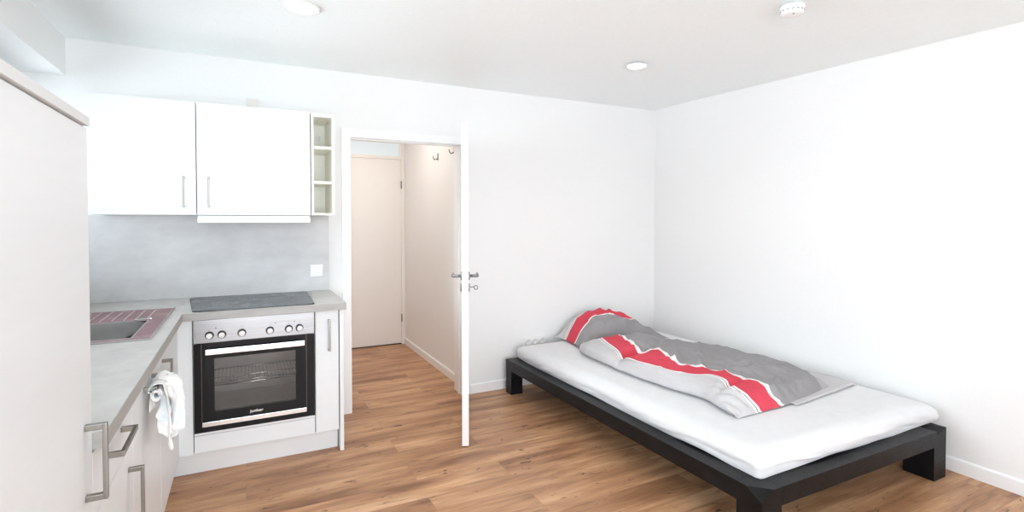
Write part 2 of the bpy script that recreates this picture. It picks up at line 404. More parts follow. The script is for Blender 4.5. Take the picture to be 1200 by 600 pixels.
# ------------------------------------------------------------------ room door
D1 = thing('door_1', (DX1, B, 0), kind='structure')
m = MB()   # casing on the room side and lining through the wall
for x0, x1 in ((DX0-.058, DX0+.004), (DX1-.004, DX1+.058)): m.box(x0, B-.016, 0, x1, B, DH+.056, .004)
m.box(DX0-.058, B-.0165, DH-.004, DX1+.058, B-.0005, DH+.058, .004)
m.box(DX0-.019, B-.012, 0, DX0, B+.155, DH, .002); m.box(DX1, B-.012, 0, DX1+.019, B+.155, DH, .002)
m.box(DX0-.019, B-.012, DH, DX1+.019, B+.155, DH+.019, .002)
for x0, x1 in ((DX0, DX0+.012), (DX1-.012, DX1)): m.box(x0, B+.03, 0, x1, B+.05, DH, .003)   # stop
m.box(DX0, B+.03, DH-.012, DX1, B+.05, DH, .003)
m.build('frame', M['lacquer'], D1)
m = MB(); m.box(DX0-.001, B+.002, .945, DX0+.003, B+.022, 1.13, .001); m.build('strike_plate', M['steel'], D1)
# open leaf
LW, LT = .95, .041
hx, hy = 1.548, 3.845
dirv = Vector((1.189-hx, 2.944-hy, 0)).normalized(); nrm = Vector((dirv.y, -dirv.x, 0))      # nrm points to the left face
if nrm.x > 0: nrm = -nrm
LM = Matrix(((dirv.x, nrm.x, 0, hx), (dirv.y, nrm.y, 0, hy), (0, 0, 1, 0), (0, 0, 0, 1)))   # local: x along the leaf, y to its left face
def lbox(mm, x0, y0, z0, x1, y1, z1, bev=.002): mm.box(x0, y0, z0, x1, y1, z1, bev, 2, LM); return mm
m = MB(); lbox(m, 0, -LT/2, .008, LW, LT/2, 1.978, .0025); leaf = m.build('leaf', M['lacquer'], D1)
m = MB(); lbox(m, LW-.002, -.011, .90, LW+.0012, .011, 1.14, .0008); lock = m.build('lock_face', M['chrome'], leaf)
m = MB(); lbox(m, LW, -.006, 1.035, LW+.009, .006, 1.06, .001); lbox(m, LW-.001, -.005, .965, LW+.0016, .005, .99, .0005); m.build('latch', M['handle'], lock)
for sg in (1, -1):
    m = MB(); y = sg*LT/2
    def lp(x, yy, z): return LM @ Vector((x, yy, z))
    def disc(mm, x, z, r, t0, t1):
        b = bmesh.new(); n = 28; R0 = [b.verts.new(lp(x+r*math.cos(2*PI*k/n), y+sg*t0, z+r*math.sin(2*PI*k/n))) for k in range(n)]; R1 = [b.verts.new(lp(x+r*.93*math.cos(2*PI*k/n), y+sg*t1, z+r*.93*math.sin(2*PI*k/n))) for k in range(n)]
        b.faces.new(R0); b.faces.new(R1)
        for k in range(n): b.faces.new((R0[k], R0[(k+1) % n], R1[(k+1) % n], R1[k]))
        bmesh.ops.recalc_face_normals(b, faces=b.faces); mm.add(b)
    disc(m, LW-.065, 1.045, .027, 0, .008)
    m.tube([lp(LW-.065, y+sg*.006, 1.045), lp(LW-.065, y+sg*.040, 1.045), lp(LW-.067, y+sg*.050, 1.045), lp(LW-.073, y+sg*.055, 1.045), lp(LW-.085, y+sg*.056, 1.045), lp(LW-.185, y+sg*.056, 1.045)], .0095, 14)
    m.build('handle', M['steel'], leaf)
    m = MB(); disc(m, LW-.065, .972, .027, 0, .008); lbox(m, LW-.070, min(y, y+sg*.0095), .955, LW-.060, max(y, y+sg*.0095), .988, .002)
    ro = m.build('lock_rosette', M['steel'], leaf)
    if sg < 0:
        m = MB(); m.tube([lp(LW-.065, y-.008, .975), lp(LW-.065, y-.034, .975)], .0032, 8)
        ring = [lp(LW-.065+.009*math.cos(t/12*2*PI), y-.046, .972+.013*math.sin(t/12*2*PI)) for t in range(13)]
        m.tube([lp(LW-.065, y-.034+.0, .975)]+[lp(LW-.065, y-.034-.012*(1-math.cos(t/12*2*PI)), .972+.012*math.sin(t/12*2*PI)) for t in range(13)], .003, 8)
        m.build('key', M['handle'], ro)
for z in (.24, 1.74):
    m = MB(); m.lathe([(.0075, 0), (.0075, .1)], (DX1+.012, B-.022, z), n=16); m.build('hinge', M['steel'], D1)

# hall door at the far end
D2 = thing('door_2', (1.28, HALL, 0), kind='structure')
m = MB(); m.box(1.572, HALL-.015, 0, 1.611, HALL+.12, 2.30, .003); m.box(.90, HALL-.015, 0, .945, HALL+.12, 2.30, .003)
m.box(.905, HALL-.0145, 2.245, 1.610, HALL+.119, 2.30, .003); m.box(.94, HALL-.012, 2.065, 1.575, HALL+.05, 2.10, .002)
m.build('frame', M['halldoor'], D2)
m = MB(); m.box(.945, HALL-.004, .012, 1.571, HALL+.036, 2.064, .002); m.build('leaf', M['halldoor'], D2)
m = MB(); m.box(.945, HALL+.012, 2.10, 1.558, HALL+.02, 2.246, 0); m.build('transom_pane', M['transom'], D2)
m = MB(); m.box(1.556, HALL-.010, 2.098, 1.574, HALL+.03, 2.248, .002); m.build('transom_stile', M['lacquer'], D2)
for z in (.255, 1.742):
    m = MB(); m.lathe([(.007, 0), (.007, .085)], (1.572, HALL-.018, z), n=14); m.build('hinge', M['steel'], D2)
m = MB(); m.box(.945, HALL-.006, 0, 1.571, HALL+.05, .009, 0); m.build('gap_shade_strip', M['dark'], D2)  # solid dark strip, the shade of the gap put into its colour

# coat hooks on the hall wall
for (y, z, lab) in ((4.652, 1.974, 'small steel coat hook on the hall wall, the one farther from the doorway'), (4.23, 1.985, 'small steel coat hook on the hall wall, close behind the doorway lining')):
    t = thing('coat_hook', (1.612, y, z-.03), lab, 'hook', 'coat hooks on the hall wall')
    m = MB(); m.box(1.606, y-.009, z-.03, 1.6125, y+.009, z+.035, .002); m.build('back_plate', M['handle'], t)
    m = MB(); m.tube([(1.607, y, z-.012), (1.59, y, z-.024), (1.574, y, z-.024), (1.566, y, z-.012), (1.564, y, z+.008)], .005, 10); m.build('prong', M['handle'], t)

# ------------------------------------------------------------------ kitchen
FX = -.315      # fronts of the left run
FY = 3.268      # fronts of the back run
def handle(parent, kind, p0, p1, out, r=.0065, off=.035, w=.007):
    """square D handle between p0 and p1, standing off along 'out'"""
    p0, p1, out = Vector(p0), Vector(p1), Vector(out); m = MB()
    ax = (p1-p0).normalized(); sd = ax.cross(out).normalized()
    def bar(a, c, u, v, hu, hv):
        b = bmesh.new(); P = []
        for e in (a, c):
            for s1, s2 in ((-1, -1), (1, -1), (1, 1), (-1, 1)): P.append(b.verts.new(e + u*hu*s1 + v*hv*s2))
        for f in ((0, 1, 2, 3), (7, 6, 5, 4), (0, 4, 5, 1), (1, 5, 6, 2), (2, 6, 7, 3), (3, 7, 4, 0)): b.faces.new([P[i] for i in f])
        bmesh.ops.recalc_face_normals(b, faces=b.faces)
        bmesh.ops.bevel(b, geom=b.edges[:], offset=.0016, segments=2, profile=.7, affect='EDGES'); m.add(b)
    bar(p0 + out*off, p1 + out*off, sd, out, w, r*.7)
    bar(p0 + ax*.0065, p0 + ax*.0065 + out*off, sd, ax, w, r)
    bar(p1 - ax*.0065, p1 - ax*.0065 + out*off, sd, ax, w, r)
    return m.build(kind, M['handle'], parent)

# tall cabinet
T = thing('tall_cabinet', (-.6, 1.2, 0), 'tall white fridge cabinet at the left edge, pale board on top', 'cabinet')
m = MB(); m.box(WX+.005, .88, .1, FX-.019, 1.502, 1.602, .001); m.box(WX+.02, .885, 0, FX-.06, 1.495, .1, .001); m.build('body', M['carcass'], T)
d = MB().box(FX-.018, .882, .105, FX, 1.508, 1.598, .002).build('door', M['front'], T)
handle(d, 'handle', (FX, 1.448, .769), (FX, 1.448, .939), (1, 0, 0), off=.036)
m = MB(); m.box(WX+.005, .86, 1.602, FX+.007, 1.498, 1.622, .0015); tag(m.build('top_panel', M['toppanel'], T), 'pale oak laminate top board')
# left base run
def base_body(t, y0, y1):
    m = MB(); m.box(WX+.005, y0, .13, FX-.020, y1, .857, .001); m.build('body', M['carcass'], t)
T = thing('base_cabinet', (-.6, 1.745, .0), 'white base cabinet beside the tall cabinet, drawer above a door', 'cabinet')
base_body(T, 1.505, 1.994)
d = MB().box(FX-.018, 1.510, .702, FX, 1.990, .852, .002).build('drawer', M['front'], T); handle(d, 'handle', (FX, 1.63, .795), (FX, 1.83, .795), (1, 0, 0))
d = MB().box(FX-.018, 1.510, .132, FX, 1.990, .698, .002).build('door', M['front'], T); handle(d, 'handle', (FX, 1.918, .47), (FX, 1.918, .645), (1, 0, 0))
T = thing('base_cabinet', (-.6, 2.29, .0), 'white full-height front under the worktop with a towel on its handle', 'cabinet')
base_body(T, 1.996, 2.592)
d = MB().box(FX-.018, 1.996, .132, FX, 2.588, .852, .002).build('door', M['front'], T); handle(d, 'handle', (FX, 2.19, .800), (FX, 2.39, .800), (1, 0, 0))
T = thing('base_cabinet', (-.6, 2.89, .0), 'white sink cabinet in the corner with a bare vertical handle', 'cabinet')
m = MB(); m.box(WX+.005, 2.594, .13, FX-.020, 3.19, .66, .001); m.build('body', M['carcass'], T)
d = MB().box(FX-.018, 2.594, .132, FX, 3.188, .852, .002).build('door', M['front'], T); handle(d, 'handle', (FX, 2.665, .625), (FX, 2.665, .795), (1, 0, 0))
single('plinth', MB().box(WX+.02, 1.51, 0, FX-.055, 3.34, .126, .001), M['front'], 'white plinth under the left kitchen run', 'plinth')
single('plinth', MB().box(FX-.053, 3.335, 0, .503, 3.353, .126, .001), M['front'], 'white plinth under the oven run', 'plinth')
m = MB(); m.box(FX-.018, FY, .127, -.250, 3.346, .855, .0015); m.box(FX-.018, 3.192, .132, FX-.001, FY, .855, .0015)
single('corner_filler', m, M['front'], 'white filler strip in the corner left of the oven', 'panel')
# oven housing, narrow cabinet, end panel
T = thing('oven_housing', (.06, 3.55, 0), 'white oven housing with a plain front below the black oven', 'cabinet')
m = MB(); m.box(-.248, FY+.02, .13, -.232, 3.84, .857, .001); m.box(.352, FY+.02, .13, .367, 3.84, .857, .001); m.box(-.232, FY+.02, .13, .352, 3.84, .236, .001); m.build('body', M['carcass'], T)
MB().box(-.246, FY, .132, .366, FY+.018, .224, .002).build('drawer', M['front'], T)
MB().box(-.246, FY+.004, .226, .366, FY+.02, .238, .001).build('spacer_strip', M['trim'], T)
T = thing('base_cabinet', (.437, 3.55, 0), 'narrow white base cabinet right of the oven with a long handle', 'cabinet')
m = MB(); m.box(.370, FY+.02, .13, .504, 3.84, .857, .001); m.build('body', M['carcass'], T)
d = MB().box(.371, FY, .132, .502, FY+.018, .852, .002).build('door', M['front'], T); handle(d, 'handle', (.447, FY, .615), (.447, FY, .80), (0, -1, 0), off=.03, w=.006)
single('end_panel', MB().box(.508, FY-.004, 0, .530, B-.003, .857, .0015), M['front'], 'white end panel reaching the floor beside the doorway', 'panel')

# worktop, L-shaped, cut out for the sink
WZ0, WZ1 = .859, .900
WFX, WFY = -.290, 3.215
SX0, SX1, SY0, SY1 = -.86, -.345, 2.58, 3.44   # sink outline
m = MB()
def wt(x0, y0, x1, y1): m.box(x0, y0, WZ0, x1, y1, WZ1, 0)
wt(WX+.004, 1.5115, WFX, SY0+.02); wt(WX+.004, SY0+.02, SX0+.02, SY1-.02); wt(SX1-.02, SY0+.02, WFX, SY1-.02); wt(WX+.004, SY1-.02, WFX, B-.012); wt(WFX, WFY, .537, B-.012)
bmesh.ops.remove_doubles(m.bm, verts=m.bm.verts[:], dist=1e-5)
T = thing('worktop', (-.2, 3.2, WZ0), 'pale grey L-shaped worktop over the base cabinets', 'worktop')
m.build('slab', M['worktop'], T)
m = MB(); m.box(WFX, 1.5115, WZ0+.001, WFX+.002, WFY-.002, WZ1-.001, 0); m.box(WFX, WFY-.002, WZ0+.001, .537, WFY, WZ1-.001, 0); m.box(.537, WFY-.002, WZ0+.001, .539, B-.013, WZ1-.001, 0); m.box(-.318, 1.5095, WZ0+.001, WFX+.002, 1.5115, WZ1-.001, 0)
tag(m.build('edge_band', M['edgeband'], T), 'darker grey edge band')
# sink
T = thing('sink', (-.6, 3.0, WZ1), 'built-in steel sink with reddish ribbed drainer in the worktop corner', 'sink')
BX0, BX1, BY0, BY1 = -.80, -.418, 2.63, 3.06
m = MB(); z = WZ1+.0006
def rim(x0, y0, x1, y1): m.box(x0, y0, z, x1, y1, z+.004, 0)
rim(SX0, SY0, SX1, BY0); rim(SX0, BY0, BX0, BY1); rim(BX1, BY0, SX1, BY1); rim(SX0, BY1, SX1, SY1)
bmesh.ops.remove_doubles(m.bm, verts=m.bm.verts[:], dist=1e-5)
rimo = m.build('rim', M['sinkfilm'], T)
for k in range(9):
    x = -.80 + k*.047; m = MB(); m.tube([(x, 3.10, z+.003), (x, 3.12, z+.0055), (x, 3.36, z+.0055), (x, 3.40, z+.003)], .0045, 8); m.build('drainer_rib', M['rib'], T)
m = MB()
for (x0, y0, x1, y1) in ((SX0-.002, SY0-.002, SX1+.002, SY0+.004), (SX0-.002, SY1-.004, SX1+.002, SY1+.002), (SX1-.004, SY0, SX1+.002, SY1), (SX0-.002, SY0, SX0+.004, SY1)): m.box(x0, y0, z-.0004, x1, y1, z+.0055, .0015)
for (x0, y0, x1, y1) in ((BX0-.006, BY0-.006, BX1+.006, BY0), (BX0-.006, BY1, BX1+.006, BY1+.007), (BX1, BY0, BX1+.006, BY1)): m.box(x0, y0, z, x1, y1, z+.0058, .002)
m.build('rim_edge', M['sinkbowl'], T)
m = MB()
def bowl(u, v):
    n = 3.2; a = 2*PI*u
    ca, sa = math.cos(a), math.sin(a); sx = math.copysign(abs(ca)**(2/5.0), ca); sy = math.copysign(abs(sa)**(2/5.0), sa)
    d = v; zz = z+.004 - .155*(1-(1-min(1, d*1.35))**2.6) if d < .74 else z-.151
    k = 1 - .05*min(1, d*1.35) if d < .74 else .95*(1-d)/.26
    return ((BX0+BX1)/2 + (BX1-BX0)/2*sx*k, (BY0+BY1)/2 + (BY1-BY0)/2*sy*k, zz)
m.grid(bowl, 64, 30, True); bo = m.build('bowl', M['sinkbowl'], T)
MB().lathe([(.0, .002), (.03, .002), (.045, 0)], (-.62, 2.86, z-.150)).build('drain', M['chrome'], bo)
m = MB(); m.box(-.475, 3.082, z+.004, -.405, 3.118, z+.010, .003); m.build('pop_up_plate', M['chrome'], T)
m = MB(); m.box(-.463, 3.089, z+.0095, -.425, 3.111, z+.0115, .0008); m.build('pop_up_recess_shade', M['greymark_shade'], T)  # raised block, the shade of a recess painted into its grey

# hob
m = MB()
q0 = [(-.243, 3.236), (.362, 3.236), (.378, 3.800), (-.298, 3.812)]
def rounded(poly, r=.012, k=5):
    out = []; n = len(poly)
    for i in range(n):
        p = Vector(poly[i]); a = (Vector(poly[i-1])-p).normalized(); c = (Vector(poly[(i+1) % n])-p).normalized()
        for t in range(k+1):
            s = t/k; out.append(tuple(p + a*r*(1-s)**2 + c*r*s**2))
    return out
m = MB(); m.prism(rounded(q0, .03), 'z', WZ1+.001, WZ1+.0075)
T = thing('hob', (.05, 3.52, WZ1), 'dark ceramic hob let into the worktop above the oven', 'hob')
gl = m.build('glass_plate', M['hob'], T)
m = MB(); c0 = sum((Vector(p) for p in q0), Vector((0, 0)))/4
m.prism(rounded([tuple(c0+(Vector(p)-c0)*1.012) for p in q0], .03), 'z', WZ1+.0002, WZ1+.0030); m.build('edge_trim', M['blackmetal'], T)
m = MB()
for i in range(26):
    x, y = random.gauss(.085, .035), random.uniform(3.25, 3.36); s = random.uniform(.0015, .004)
    m.lathe([(s, 0), (s*.8, .0004)], (x, y, WZ1+.0074), n=8, smooth=False)
tag(m.build('smudge_specks', M['hobmark'], gl), kind='stuff')
for cx, cy, r in ((-.12, 3.40, .09), (.19, 3.40, .075), (-.14, 3.66, .075), (.2, 3.66, .09)):
    pts = [(cx+r*math.cos(2*PI*k/40), cy+r*math.sin(2*PI*k/40), WZ1+.0073) for k in range(41)]
    m = MB(); m.tube(pts, .0007, 6); m.build('zone_ring', M['hobmark'], gl)

# oven
OY = 3.252
T = thing('oven', (.06, 3.5, .24), 'built-in oven with steel knob panel and black glass door', 'oven')
m = MB()
m.box(-.228, FY+.012, .245, -.20, 3.80, .85, .001); m.box(.32, FY+.012, .245, .348, 3.80, .85, .001); m.box(-.20, FY+.012, .245, .32, 3.80, .30, .001); m.box(-.20, FY+.012, .70, .32, 3.80, .85, .001); m.box(-.20, 3.76, .30, .32, 3.80, .70, .001)
m.build('housing', M['blackmetal'], T)
cp = MB().box(-.244, OY, .728, .364, FY+.012, .852, .002).build('control_panel', M['steel'], T)
for x in (-.169, -.110, -.013, .128, .226, .283):
    m = MB(); m.lathe([(.0195, .0), (.0195, -.004), (.0165, -.006), (.0158, -.022), (.0145, -.025), (.0, -.025)], (x, OY, .768), 'y', 28)
    k = m.build('knob', M['steel'], cp)
    m = MB(); m.lathe([(.0215, .0), (.0215, -.0012), (.0185, -.0012)], (x, OY-.0002, .768), 'y', 28); m.build('knob_ring', M['blackmetal'], k)
    m = MB(); m.lathe([(.0158, -.0245), (.0145, -.0262), (0, -.0262)], (x, OY, .768), 'y', 28); m.build('knob_cap', M['white_plastic'], k)
for x in (-.139, .157, .255):
    m = MB(); m.lathe([(.0033, 0), (.003, -.001)], (x, OY-.0003, .806), 'y', 12, False); m.build('indicator_lamp', M['dark'], cp)
for x in (-.169, -.110, -.013, .128, .226, .283):
    m = MB(); m.box(x-.005, OY-.0006, .799, x+.005, OY, .8015, 0); m.box(x-.0012, OY-.0006, .7985, x+.0012, OY, .805, 0); m.build('dial_mark', M['greymark_shade'], cp)
dd = MB(); WN = (-.148, .262, .352, .640)
dd.box(-.244, OY+.004, .243, -.148, FY+.010, .724, .002); dd.box(.262, OY+.004, .243, .364, FY+.010, .724, .002); dd.box(-.149, OY+.004, .243, .263, FY+.010, .352, .001); dd.box(-.149, OY+.004, .640, .263, FY+.010, .724, .001)
dr = dd.build('door', M['blackglass'], T)
m = MB(); m.box(-.150, OY+.0055, .351, .264, OY+.0085, .641, 0); m.build('window_glass', M['ovenglass'], dr)
m = MB(); m.box(-.1885, OY-.030, .668, .308, OY-.022, .697, .0015)
for x in (-.17, .289): m.box(x-.008, OY-.024, .672, x+.008, OY+.004, .693, .001)
m.build('door_handle', M['chrome'], dr)
m = MB(); m.box(-.207, OY-.003, .274, .319, OY+.004, .298, .001); m.build('steel_strip', M['chrome'], dr)
for x in (-.2085, .3190): m = MB(); m.box(x, OY+.0025, .300, x+.0010, OY+.0045, .722, 0); m.build('edge_line', M['handle'], dr)
cu = bpy.data.curves.new('lettering', 'FONT'); cu.body = 'junker'; cu.size = .0205; cu.extrude = .0003; cu.align_x = 'CENTER'; cu.offset = .0004
tmp = bpy.data.objects.new('tmp', cu); COL.objects.link(tmp); bpy.context.view_layer.update()
me = bpy.data.meshes.new_from_object(tmp.evaluated_get(bpy.context.evaluated_depsgraph_get())); bpy.data.objects.remove(tmp)
me.transform(Matrix.Translation((.057, OY+.0035, .317)) @ Matrix.Rotation(PI/2, 4, 'X') @ Matrix.Scale(1.25, 4, (1, 0, 0)))
me.transform(Matrix.Translation(-BASE[T.name])); me.materials.clear(); me.materials.append(M['white_plastic'])
o = bpy.data.objects.new('lettering', me); COL.objects.link(o); o.parent = dr
m = MB()   # cavity
m.box(-.199, FY+.02, .301, -.190, 3.759, .699, 0); m.box(.310, FY+.02, .301, .319, 3.759, .699, 0); m.box(-.19, FY+.02, .301, .31, 3.759, .312, 0); m.box(-.19, FY+.02, .688, .31, 3.759, .699, 0); m.box(-.19, 3.745, .312, .31, 3.759, .688, 0)
cv = m.build('cavity', M['enamel'], T)
for zz in (.38, .425, .47, .515, .56, .605):
    for x in (-.183, .303): m = MB(); m.tube([(x, FY+.03, zz), (x, 3.70, zz)], .003, 6); m.build('side_runner', M['chrome'], cv)
m = MB(); zz = .475
loop = [(-.178, FY+.05), (.298, FY+.05), (.298, 3.68), (-.178, 3.68), (-.178, FY+.05)]
m.tube([(x, y, zz) for x, y in loop], .0045, 8)
for k in range(23): x = -.16 + k*.02; m.tube([(x, FY+.05, zz), (x, 3.68, zz)], .002, 6)
m.tube([(-.178, FY+.20, zz+.004), (.298, FY+.20, zz+.004)], .003, 6); m.tube([(-.17, FY+.06, zz+.012), (.29, FY+.06, zz+.012)], .003, 6)
m.build('wire_rack', M['chrome'], cv)

# upper cabinets
UY = 3.526
def upper(x0, x1, lab, hxp, z0=1.42, z1=2.07):
    T = thing('wall_cabinet', ((x0+x1)/2, 3.7, z0), lab, 'cabinet', 'wall cabinets over the worktop')
    m = MB(); m.box(x0+.001, UY+.019, z0, x1-.001, B-.002, z1, .001); m.build('body', M['carcass'], T)
    d = MB().box(x0+.0015, UY, z0+.001, x1-.0015, UY+.018, z1-.001, .002).build('door', M['front'], T)
    handle(d, 'handle', (hxp, UY, 1.463), (hxp, UY, 1.640), (0, -1, 0), off=.03, r=.005, w=.005)
upper(-.732, -.240, 'white wall cabinet nearest the left wall, beside the tall cabinet', -.299)
upper(-.238, .3795, 'wide white wall cabinet with the extractor hood under it', -.176)
T = thing('extractor_hood', (.07, 3.7, 1.372), 'flat white extractor hood under the wide wall cabinet', 'hood')
m = MB(); m.box(-.235, UY+.02, 1.379, .374, B-.0125, 1.4175, .002); m.build('body', M['white_plastic'], T)
m = MB(); m.box(-.236, UY-.004, 1.3745, .375, UY+.019, 1.408, .003); m.build('front_rail', M['chrome'] if False else M['white_plastic'], T)
m = MB(); m.box(-.2, UY+.04, 1.374, .34, B-.06, 1.3795, .001); m.build('filter', M['steel'], T)
# open shelf
T = thing('open_shelf', (.455, 3.7, 1.42), 'narrow cream open shelf unit with three compartments by the door', 'shelf')
X0, X1, Z0, Z1 = .3845, .5245, 1.421, 2.066; tb = .014
m = MB(); m.box(X0, UY, Z0, X0+tb, B-.002, Z1, .001); m.box(X1-tb, UY, Z0, X1, B-.002, Z1, .001); m.box(X0+tb, UY, Z0, X1-tb, B-.002, Z0+tb, .001); m.box(X0+tb, UY, Z1-tb*1.6, X1-tb, B-.002, Z1, .001)
m.build('carcass', M['cream'], T)
m = MB(); m.box(X0+tb, B-.012, Z0+tb, X1-tb, B-.003, Z1-tb*1.6, 0); bp = m.build('back_panel', M['cream'], T)
for zz in (1.629, 1.850): MB().box(X0+tb, UY+.002, zz-.008, X1-tb, B-.012, zz+.008, .001).build('shelf_board', M['cream'], T)
m = MB(); m.lathe([(.020, 0), (.020, -.004), (.012, -.005), (.011, -.002), (0, -.002)], (.468, B-.012, 1.955), 'y', 24); m.build('cover_cap', M['white_plastic'], bp)

# splashback and switch
single('splashback', MB().box(WX+.006, B-.0115, .9005, .5335, B-.0005, 1.419, .001), M['splash'], 'grey concrete-look splashback panel between worktop and wall cabinets', 'splashback')
T = thing('light_switch', (.45, B-.012, 1.0), 'square white light switch on the grey splashback', 'switch')
MB().box(.409, B-.022, 1.000, .491, B-.0118, 1.082, .003).build('plate', M['white_plastic'], T)
MB().box(.422, B-.026, 1.013, .478, B-.020, 1.069, .003).build('rocker', M['white_plastic'], T)
# beige cover above the cabinets
T = thing('cable_cover', (.06, B-.02, 2.10), 'small beige cover on the wall above the wide cabinet', 'cover')
MB().box(.028, B-.022, 2.09, .094, B-.0005, 2.190, .003).build('plate', M['beige_plastic'], T)
MB().box(.040, B-.026, 2.10, .082, B-.021, 2.182, .002).build('lid', M['beige_plastic'], T)

# tea towel over the handle
m = MB()
def towel(u, v):
    # u along the rod, v down the cloth: back side -> over the rod -> front side
    hx_, zc = FX+.037, .797
    L0, L1 = .07, .165
    s = v*(L0+.07+L1)
    k = max(0, min(1, (s-.14)/.13)); k = k*k*(3-2*k)
    w = lerp(.108, .062, k); yc = lerp(2.285, 2.225, k)
    y = yc + (u-.5)*2*w
    r = .019 + .005*math.sin(u*11+1) + .008*noise.noise((u*5, 0, 3))
    if s < L0: x, z = hx_-r*.75, zc-(L0-s)
    elif s < L0+.07:
        a = PI*(s-L0)/.07; x, z = hx_-r*math.cos(a), zc+r*math.sin(a)
    else:
        d = s-L0-.07; g_ = min(1, d*10)
        d *= 1 + .16*math.sin(u*9.5+.6)+.13*math.sin(u*21)
        x, z = hx_+r+(.013*math.sin(u*17+d*5)+.010*math.sin(u*31+1.3+d*11))*g_+d*.04, zc-d
        y += .012*math.sin(d*26+u*5)*g_
    nn = noise.noise_vector((u*7, v*9, 1.3))*.008
    return (max(x+nn.x+.004, FX+.006), y+nn.y, z+nn.z)
m.grid(towel, 100, 100)
def loosefold(u, v):   # second fold of the cloth puffing out from the front
    d = v; c = (u-.5)
    x = FX+.052+.055*math.sin(min(1, d*1.1)*PI/2)*(1-.5*abs(c)) + .015*math.sin(u*15+d*4)+.006*noise.noise((u*9, d*7, 2))
    y = 2.285 + c*(.16-.07*d) - .03*d + .008*math.sin(d*9+u*6)
    z = .822 - .135*d*d*(1+.25*math.sin(u*6)) - .02*d + .008*noise.noise((u*6, v*6, 8)) - .05*c*c
    return (x, y, z)
m.grid(loosefold, 60, 60)
def roll(u, v):        # rolled hem showing at the near end
    a = u*2*PI*2.2; rr = .009+.0095*u*(1+.1*math.sin(a*3))
    return (FX+.040+rr*math.cos(a), 2.165+v*.16+.004*math.sin(a), .783+rr*1.15*math.sin(a))
m.grid(roll, 70, 10)
thicken(m, .0024)
for f in m.bm.faces: f.smooth = True
single('tea_towel', m, M['towel'], 'pale crumpled tea towel hung over a cabinet handle below the sink', 'towel')

# ------------------------------------------------------------------ bed
BXL, BXR, BYF, BYB, BT = 1.878, 3.375, 1.425, 3.79, .27
T = thing('bed_frame', (2.62, 2.6, 0), 'low black wooden platform bed frame along the right wall', 'bed')
rw, rh = .10, .080
# rails: top slightly dished towards the outside edge
MB().prism([(BXL, BT-rh), (BXL+.05, BT-rh), (BXL+rw, BT-.03), (BXL+rw, BT), (BXL+.0, BT)], 'y', BYF+.1255, BYB-.101, .002).build('rail', M['blackwood'], T)
MB().prism([(BXR-.04, BT-rh), (BXR, BT-rh), (BXR, BT), (BXR-rw, BT), (BXR-rw, BT-.03)], 'y', 1.5855, BYB-.101, .002).build('rail', M['blackwood'], T)
MB().prism([(BYF, BT-rh), (BYF+.05, BT-rh), (BYF+rw, BT-.03), (BYF+rw, BT), (BYF, BT)], 'x', BXL+.1255, 3.2545, .002).build('rail', M['blackwood'], T)
MB().prism([(BYB-.05, BT-rh), (BYB-.005, BT-rh), (BYB-.005, BT), (BYB-rw, BT), (BYB-rw, BT-.03)], 'x', BXL+.106, BXR-.111, .002).build('rail', M['blackwood'], T)
# legs; the two foot-end legs have their top corner cut to a facet
def leg(pts): return MB().hull(pts, 0).build('leg', M['blackwood'], T)
x, y, w = BXL, BYF, .125; c = .076
leg([(x, y, 0), (x+w, y, 0), (x, y+w, 0), (x+w, y+w, 0), (x, y, BT-.041), (x+c, y, BT), (x, y+c, BT), (x+w, y+w, BT), (x+w, y, BT), (x, y+w, BT)])
x0, x1, y0, y1 = 3.255, BXR, 1.437, 1.585
leg([(x0, y0, 0), (x1, y0, 0), (x0, y1, 0), (x1, y1, 0), (x0, y0, BT-.036), (x1, y0, BT), (x0, y1, BT-.004), (x1, y1, BT), (x0+.02, y1, BT)])
leg([(xx, yy, zz) for xx in (BXL+.003, BXL+.105) for yy in (BYB-.10, BYB-.008) for zz in (0, BT-.002)])
leg([(xx, yy, zz) for xx in (BXR-.11, BXR-.003) for yy in (BYB-.10, BYB-.008) for zz in (0, BT-.002)])
m = MB(); m.box(BXL+rw-.01, BYF+rw-.01, .225, BXR-rw+.01, BYB-rw+.01, .245, .002); m.build('slatted_base', M['blackwood'], T)

# mattress with fitted sheet
MX0, MX1, MY0, MY1, MZ0, MZ1 = 1.955, 3.425, 1.492, 3.775, .2715, .378
def outline(u, rc=.022):
    """unit-square-like factors of a rounded rectangle walked at even speed"""
    hx_, hy_ = (MX1-MX0)/2, (MY1-MY0)/2; a, c = hx_-rc, hy_-rc; q = rc*PI/2; segs = [2*c, q, 2*a, q, 2*c, q, 2*a, q]; L = sum(segs); d = (u % 1)*L
    for i, sg in enumerate(segs):
        if d <= sg or i == 7: break
        d -= sg
    t = d/sg
    if i % 2 == 0: p = [(hx_, -c+d), (a-d, hy_), (-hx_, c-d), (-a+d, -hy_)][i//2]
    else:
        th = [0, PI/2, PI, 1.5*PI][i//2] + t*PI/2; cc = [(a, c), (-a, c), (-a, -c), (a, -c)][i//2]; p = (cc[0]+rc*math.cos(th), cc[1]+rc*math.sin(th))
    return p[0]/hx_, p[1]/hy_
m = MB()
